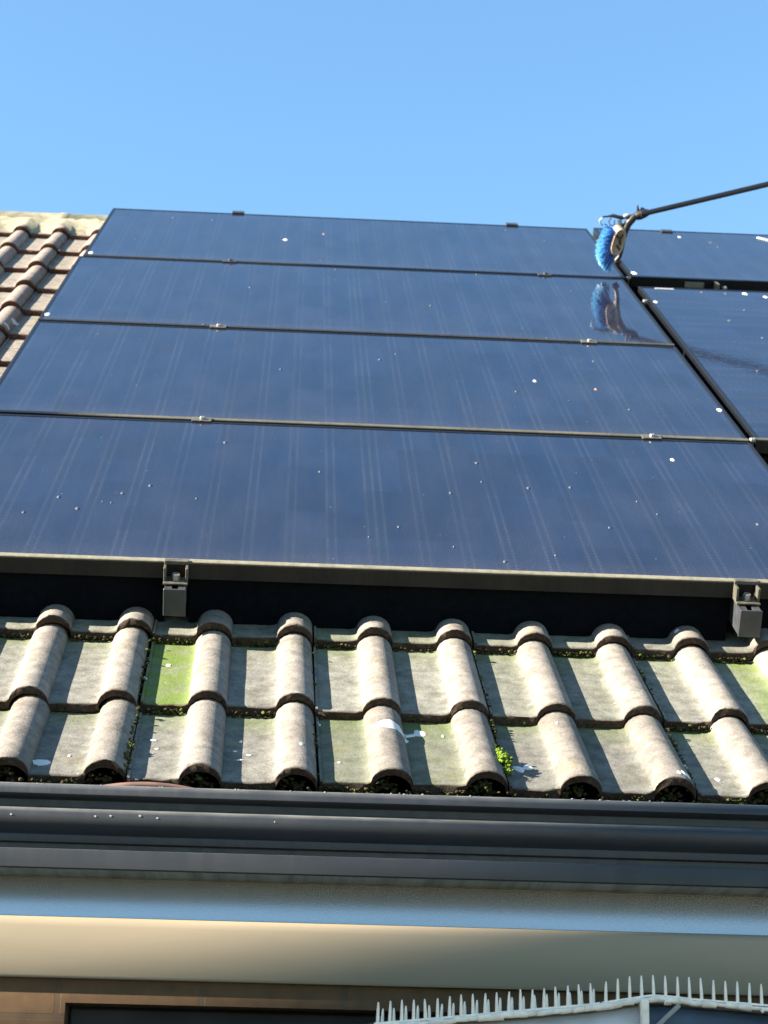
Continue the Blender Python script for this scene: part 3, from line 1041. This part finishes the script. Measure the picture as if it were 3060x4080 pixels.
def hexbolt(mb, x, y, z, r, h):
    vs = [(x + r * math.cos(R(60 * i)), y + r * math.sin(R(60 * i)), zz) for zz in (z, z + h * .8) for i in range(6)]
    vs += [(x + r * .8 * math.cos(R(60 * i)), y + r * .8 * math.sin(R(60 * i)), z + h) for i in range(6)]
    vs += [(x + r * .42 * math.cos(R(60 * i)), y + r * .42 * math.sin(R(60 * i)), z + h) for i in range(6)]
    vs += [(x + r * .42 * math.cos(R(60 * i)), y + r * .42 * math.sin(R(60 * i)), z + h * .45) for i in range(6)]
    fs = []
    for l in range(4):
        for i in range(6):
            a, b_ = l * 6 + i, l * 6 + (i + 1) % 6
            fs.append((a, b_, b_ + 6, a + 6))
    fs.append(tuple(24 + i for i in range(6)))
    mb.add(vs, fs)


def rail_thing(label, u_at, v0, v1, mids, top_clamp=True, end_clamp=True, droop=0.0):
    r_ = thing('mounting_rail', label, 'mounting rail', RP(u_at(0), 0, 0), (TH, 0, 0), 'rails under the solar panels')
    sl_ = (u_at(1) - u_at(0))
    Mx = Matrix(((1, sl_, 0), (0, 1, 0), (0, 0, 1)))
    b = MB()
    w2 = 0.020
    # open C-profile rail
    for (x0, x1, z0, z1) in ((-w2, -w2 + .003, RZ - .052, RZ), (w2 - .003, w2, RZ - .052, RZ), (-w2 + .003, w2 - .003, RZ - .052, RZ - .049),
                             (-w2 + .003, -.006, RZ - .004, RZ - .0005), (.006, w2 - .003, RZ - .004, RZ - .0005)):
        b.box(x0, x1, v0, v1, z0, z1, 0, Mx)
    b.build('rail', M_RAIL, r_)
    e = MB()
    e.box(-w2 - .0015, w2 + .0015, v0 - .004, v0 - .0005, RZ - .0535, RZ + .0015, .001, Mx)
    e.build('end_cap', M_RAIL, r_)
    # roof hooks standing on the tiles
    for hv in (v0 + .45, (v0 + v1) / 2, v1 - .4):
        h = MB()
        h.box(-.016, .016, hv, hv + .006, -0.142, RZ - .0525, .001, Mx)
        h.box(-.016, .016, hv, hv + .25, -0.142, -0.136, .001, Mx)
        h.build('roof_hook', M_RAIL, r_)
    if end_clamp:
        c = MB()
        # u-shaped end clamp: floor on the rail, two cheeks, a lip over the frame
        c.box(-.0235, .0235, -.041, -.002, RZ + .002, RZ + .0055, .0006, Mx)
        c.box(-.0235, -.0185, -.030, -.002, RZ + .0055, -.004, .0008, Mx)
        c.box(.0185, .0235, -.030, -.002, RZ + .0055, -.004, .0008, Mx)
        c.box(-.0235, .0235, -.008, .006, .0006, .0034, .0006, Mx)
        c.box(-.0235, .0235, -.008, -.0025, -.004, .0006, .0006, Mx)
        co = c.build('end_clamp', M_CLAMP, r_)
        q = MB()
        hexbolt(q, 0, -.021, RZ + .0055, .0078, .014)
        q.build('bolt', M_STEEL, co)
    for (mv, mat) in mids:
        c = MB()
        x = sl_ * mv
        c.box(x - .024, x + .024, mv - .0165, mv + .0165, .0006, .0036, .0008)
        c.box(x - .022, x + .022, mv - .0085, mv + .0085, -.03, .0006, .0005)
        co = c.build('mid_clamp', mat, r_)
        q = MB()
        hexbolt(q, x + .002, mv, .0036, .0068, .006)
        q.build('bolt', M_STEEL if mat is M_CLAMP else M_CLAMP_D, co)
    if top_clamp:
        c = MB()
        x = sl_ * v1
        c.box(x - .024, x + .024, 3 * PP + PH - .008, 3 * PP + PH + .03, .0006, .0060, .0012)
        c.box(x - .024, x + .024, 3 * PP + PH + .003, 3 * PP + PH + .03, RZ, .0006, .0012)
        co = c.build('end_clamp', M_CLAMP_D, r_)
    return r_


j = [PP * i - GAP / 2 for i in (1, 2, 3)]
rail_thing('left mounting rail under the panel column, its end sticking out above the green tile', lambda v: 0.552 - 0.0105 * v, -0.058, 4.27,
           [(j[0], M_CLAMP), (j[1], M_CLAMP), (j[2], M_CLAMP_D)])
rail_thing('right mounting rail under the panel column, its end sticking out near the right edge', lambda v: 1.660 - 0.014 * v, -0.066, 4.27,
           [(j[0], M_CLAMP), (j[1], M_CLAMP), (j[2], M_CLAMP_D)])
r_ = rail_thing('short rail showing a bright bolt in the open gap of the right column', lambda v: 2.225, 1.0, 4.27, [], True, False)
# its clamp and the bolt in the gap, then the plate beside it
c = MB()
c.box(-.006, .006, 3.150, 3.196, RZ, -.004, .001)
co = c.build('mid_clamp', M_CLAMP, r_)
q = MB()
hexbolt(q, .028, 3.175, RZ, .010, .020)
q.build('bolt', M_STEEL, co)
p_ = MB()
p_.box(-.108, -.040, 3.197, 3.2045, RZ + .006, RZ + .026, .001)
p_.build('label_plate', M_STICKG, r_)

# bright bolt heads at the corner where the two columns meet
for (u, v, lab) in ((1.913, 3.182, 'bright bolt in the corner of the gap just below the blue brush'), (1.907, 2.775, 'bright bolt head in the slot between the columns under the brush reflection'),
                    (1.901, 1.066, 'pale bolt in the slot at the lower corner of the rippled panel')):
    bo = thing('frame_bolt', lab, 'bolt', RP(u, v, 0), (TH, 0, 0), 'bolts in the slot between the panel columns')
    q = MB()
    hexbolt(q, 0, 0, -.003, .0085, .007)
    q.build('head', M_STEEL, bo)
    q = MB()
    q.tube([(0, 0, -.09), (0, 0, -.003)], .0035, 8)
    q.build('shank', M_RAIL, bo)

# ------------------------------------------------------------------ cleaning brush on its pole
BV = 3.25
brush = thing('cleaning_brush', 'blue bristled cleaning brush on a long black pole, resting on the upper panels', 'cleaning brush', RP(0, BV, 0), (TH, 0, 0))
# block: an oblong stock seen end on, lengthwise up the slope, rolled so that its bristles point left
bc = Vector((1.860, 0.0, 0.130))
tilt = R(-12)
bl = MB()
K = 28


def oval(a, hx, hz):
    ca, sa = math.cos(a), math.sin(a)
    x, z = hx * math.copysign(abs(ca) ** .8, ca), hz * math.copysign(abs(sa) ** .8, sa)
    return (x * math.cos(tilt) - z * math.sin(tilt), x * math.sin(tilt) + z * math.cos(tilt))


vs, fs = [], []
prof = [(-.112, .70), (-.118, .93), (-.112, 1.0), (-.030, 1.0), (-.022, .9)]
for (yy, sc) in prof:
    for i in range(K):
        x, z = oval(2 * math.pi * i / K, .0215 * sc, .048 * sc)
        vs.append((bc.x + x, yy, bc.z + z))
for l in range(len(prof) - 1):
    for i in range(K):
        a, b_ = l * K + i, l * K + (i + 1) % K
        fs.append((a, b_, b_ + K, a + K))
fs.append(tuple(range(K)))
fs.append(tuple((len(prof) - 1) * K + i for i in range(K)))
bl.add(vs, fs)
block = bl.build('brush_block', M_TAN, brush, smooth=40)
# recessed slots on the end face
for (dx, dz, w_, h_, an) in ((-.008, .024, .008, .020, -35), (.004, .004, .0085, .027, -8), (.001, -.019, .008, .022, -40), (.010, .022, .006, .016, 20)):
    m = Matrix.Translation((bc.x + dx, -.1125, bc.z + dz)) @ Matrix.Rotation(R(an), 4, 'Y')
    sl_ = MB()
    sl_.box(-w_ / 2, w_ / 2, -.0012, .0012, -h_ / 2, h_ / 2, .0005, m)
    sl_.build('slot', M_BRACK, block)
# bristles: long flagged filaments fanning out from the block's left side
br = MB()
rnd = random.Random(9)
for q in range(1300):
    yy = rnd.uniform(-.108, -.026)
    f = rnd.random()                          # 0 top row .. 1 bottom row on the block's left side
    a = R(140 + 130 * f)
    x, z = oval(a, .020, .046)
    root = Vector((bc.x + x * .9, yy, bc.z + z * .95))
    ang = R(172 + 84 * f + rnd.gauss(0, 5))
    ln = (0.034 + 0.034 * f ** 1.5 + 0.006 * math.sin(math.pi * f)) * rnd.uniform(.93, 1.03)
    d = Vector((math.cos(ang), rnd.gauss(0, .10), math.sin(ang)))
    tipp = root + d * ln
    if tipp.z < 0.002:
        tipp.z = 0.002 + rnd.uniform(0, .002)
        tipp.x -= 0.006
    mid = root.lerp(tipp, .55) + Vector((rnd.gauss(0, .002), rnd.gauss(0, .002), 0.002))
    br.tube([root, mid, tipp], [.0011, .0012, .0008], 3, cap=False, tip=[0] * 3 + [.5] * 3 + [1] * 3)
br.build('bristles', M_BRIST, brush, recalc=False)


def px(u, n, y=0.0):
    return (u, y, n - 0.018)


ar = MB()
# dark arm curving from the pole joint down behind the block
ar.tube([px(1.930, .226), px(1.921, .215), px(1.906, .196), px(1.898, .170), px(1.893, .140), px(1.890, .100), px(1.886, .078), px(1.874, .062)], [.011, .014, .0145, .012, .010, .0085, .008, .008], 10)
ar.tube([px(1.900, .190), px(1.884, .190), px(1.872, .172)], [.008, .007, .006], 8)
ar.tube([px(1.815, .216), px(1.835, .219), px(1.850, .222), px(1.880, .216), px(1.905, .220), px(1.926, .224)], [.0030, .0035, .0065, .0070, .0060, .009], 8)
ar.tube([px(1.824, .192), px(1.838, .182), px(1.854, .172), px(1.862, .160)], [.0018, .003, .004, .004], 8)
ar.tube([px(1.874, .062), px(1.880, .055), px(1.890, .065)], [.010, .012, .008], 8)
arm = ar.build('swivel_arm', M_BRACK, brush, smooth=60)
cl = MB()
cl.tube([px(1.931, .222), px(1.945, .229), px(1.962, .236), px(1.975, .238)], [.014, .018, .0165, .011], 10)
cl.tube([px(1.938, .236), px(1.934, .262)], [.007, .0025], 8)
cl.tube([px(1.946, .240), px(1.950, .256), px(1.956, .253), px(1.957, .243)], .0032, 8)
cl.build('pole_clamp', M_BRACK, brush, smooth=60)
ho = MB()
ho.tube([px(1.876, .208), px(1.878, .192), px(1.877, .172), px(1.876, .158), px(1.868, .146), px(1.860, .135)], [.0075, .007, .0055, .005, .0045, .004], 8)
ho.tube([px(1.877, .168), px(1.884, .145), px(1.887, .125), px(1.883, .112)], [.0045, .005, .0055, .004], 8)
ho.tube([px(1.903, .225), px(1.893, .221), px(1.888, .216)], [.0075, .008, .006], 8)
ho.build('water_hose', M_GREYP, brush, smooth=60)
lo = MB()
lo.tube([px(1.815, .213), px(1.806, .204), px(1.809, .192), px(1.818, .186)], [.0025, .004, .0035, .0025], 8)
lo.tube([px(1.845, .214), px(1.838, .200), px(1.846, .186), px(1.858, .190), px(1.858, .206)], .0028, 8)
lo.build('jet_hose', M_CLEAR, brush, smooth=60)
p0 = Vector((1.963, -0.02, 0.222))
p1 = Vector((2.397, 0.06, 0.350))
dirv = (p1 - p0).normalized()
po = MB()
po.tube([p0 - dirv * .02 + dirv * 4.2 * (i / 40) + Vector((0, 0, -.06 * math.sin(math.pi * i / 40))) for i in range(41)], [0.0095 + .0055 * i / 40 for i in range(41)], 14)
po.build('pole', M_POLE, brush, smooth=60)

# ------------------------------------------------------------------ garden screen with plastic spikes in front of the wall
SY = EY - 0.28
scr = thing('garden_screen', 'grey sheet garden screen below the gutter, its top edge lined with pale spikes', 'fence', (1.3, SY, 0))


def sc(x, z): return (x - 1.3, gz + z)


top = [(0.60, -0.962), (0.80, -0.934), (0.925, -0.919), (1.00, -0.911), (1.08, -0.902), (1.16, -0.893), (1.224, -0.886), (1.26, -0.880), (1.312, -0.871), (1.34, -0.872),
       (1.372, -0.875), (1.409, -0.877), (1.48, -0.881), (1.60, -0.889), (1.9, -0.915)]


def topz(x):
    for (x0, z0), (x1, z1) in zip(top, top[1:]):
        if x0 <= x <= x1: return z0 + (z1 - z0) * (x - x0) / (x1 - x0)
    return top[-1][1]


def sheet(x0, x1, y0, y1, dz, n, bow=0.0, zb=0.05):
    mb = MB()
    vs, fs = [], []
    for i in range(n + 1):
        x = x0 + (x1 - x0) * i / n
        X, zt = sc(x, topz(x) + dz)
        bw = bow * math.sin(math.pi * i / n)
        ins = 0.028
        # rounded shoulder leaning back at the top
        for (yy, zz) in ((y0 - bw, zb), (y0 - bw, zt - 0.05), (y0 + .004 - bw * .6, zt - .022), (y0 + .014, zt - .006), (y0 + ins, zt), (y1, zt), (y1, zb)):
            vs.append((X, yy, zz))
    for i in range(n):
        for q in range(7):
            a, b_ = i * 7 + q, i * 7 + (q + 1) % 7
            fs.append((a, b_, b_ + 7, a + 7))
    fs.append(tuple(range(7)))
    fs.append(tuple(n * 7 + q for q in range(7)))
    mb.add(vs, fs)
    return mb


sheet(0.62, 1.294, -.012, .045, -.006, 24, .006).build('pale_sheet', M_HOODL, scr, smooth=50)
sheet(1.306, 1.88, -.012, .045, -.008, 24, .006).build('dark_sheet', M_HOODD, scr, smooth=50)
for xp, hw in ((1.300, .0055), (0.607, .012), (1.893, .012)):
    pm = MB()
    X, zt = sc(xp, topz(xp) - .004)
    pm.box(X - hw, X + hw, -.022, .048, 0, zt, .002)
    pm.build('post', M_COPE, scr)
sm = MB()
X0, Z_0 = sc(1.316, -.914)
X1, Z_1 = sc(1.349, -.884)
X2, Z_2 = sc(1.25, -.974)
sm.tube([(X2, -.024, Z_2), (X0, -.024, Z_0), (X1, -.020, Z_1)], .0034, 8)
sm.build('brace', M_GREYP, scr, smooth=60)
# weathered crumbly coping bead under the spikes
cp = MB()
rnd = random.Random(14)
x = 0.62
while x < 1.88:
    X, zt = sc(x, topz(x) - .004)
    r = rnd.uniform(.0035, .0055) * (0.75 if x > 1.34 and rnd.random() < .35 else 1.0)
    cp.tube([(X, -.006 + rnd.uniform(-.003, .003), zt + rnd.uniform(-.0015, .0015)), (X + .02, -.006, sc(x + .02, topz(x + .02) - .004)[1])], [r, r * rnd.uniform(.8, 1.2)], 8)
    if x > 1.3 and rnd.random() < .35:
        blob(cp, Vector((X, -.014, zt - .004)), rnd.uniform(.003, .006), rnd.uniform(0, 99), 1.0)
    x += .017
cp.build('coping', M_COPE, scr, smooth=50)


def spike_strip(label, x0, x1, step, rows, h):
    r_ = thing('spike_strip', label, 'spike strip', (x0, SY, gz + topz(x0)), (0, 0, 0), 'plastic spike strips on the screen')
    b = MB()
    n = 24
    vs, fs = [], []
    for i in range(n + 1):
        x = x0 + (x1 - x0) * i / n
        z = topz(x) - topz(x0)
        for (yy, zz) in ((-.004, .0), (-.004, .003), (.044, .003), (.044, .0)):
            vs.append((x - x0, yy, z + zz))
    for i in range(n):
        for q in range(4):
            a, b_ = i * 4 + q, i * 4 + (q + 1) % 4
            fs.append((a, b_, b_ + 4, a + 4))
    fs += [(0, 1, 2, 3), tuple(n * 4 + q for q in range(4))]
    b.add(vs, fs)
    b.build('base_strip', M_SPIKE, r_)
    rnd = random.Random(int(x0 * 100))
    for ri, (yy, ph, hh) in enumerate(rows):
        x = x0 + step * (.3 + ph)
        while x < x1 - .002:
            s_ = MB()
            z = topz(x) - topz(x0) + .002
            lean = rnd.gauss(0, .0006)
            H_ = h * hh * rnd.uniform(.95, 1.04)
            s_.tube([(0, 0, 0), (lean * .3, 0, H_ * .35), (lean * .8, 0, H_ * .8), (lean, 0, H_)], [.0025, .0023, .0017, .0009], 6)
            so_ = s_.build('spike', M_SPIKE, r_, smooth=50)
            so_.location = (x - x0, yy + rnd.gauss(0, .0006), z)
            x += step
    return r_


spike_strip('sloping strip of pale plastic spikes rising along the pale sheet, two rows deep', 0.915, 1.238, .0170, ((.002, .0, 1.0), (.030, .45, .78)), .029)
spike_strip('level strip of pale plastic spikes over the dark sheet at the right', 1.242, 1.56, .0174, ((.002, .0, 1.0),), .030)

# ------------------------------------------------------------------ neighbouring house (left of the camera; its low gable shades the lower wall)
t_ = 6.0
edge = Vector((0.76, EY - .05, gz - .797)) + SUN * t_
m_ = 0.20
xl, xp, xr = -3.4, 1.15, 2.0                   # left eave, ridge and right eave, from the verge point
nh = thing('house', 'neighbouring brick house with a low gable to the left of the view', 'house', (edge.x, edge.y, 0))
zl, zp, zr = edge.z + m_ * xl, edge.z + m_ * xp, edge.z + m_ * xp - .35 * (xr - xp)
b = MB()
D_ = 6.0


def along_y(mb, prof, y0, y1):
    n = len(prof)
    mb.add([(x, y, z) for y in (y0, y1) for (x, z) in prof], [tuple(range(n)), tuple(range(n, 2 * n))[::-1]] + [(i, i + n, (i + 1) % n + n, (i + 1) % n) for i in range(n)])


along_y(b, [(xl + .3, 0), (xr - .3, 0), (xr - .3, zr - .02), (xp, zp - .16), (xl + .3, zl - .02)], -.2, -D_)
b.build('brick_wall', M_BRICK, nh)
b = MB()
along_y(b, [(xl, zl), (xp, zp), (xr, zr), (xr, zr - .12), (xp, zp - .13), (xl, zl - .12)], 0, -D_ - .2)
b.build('roof', M_TILE, nh)
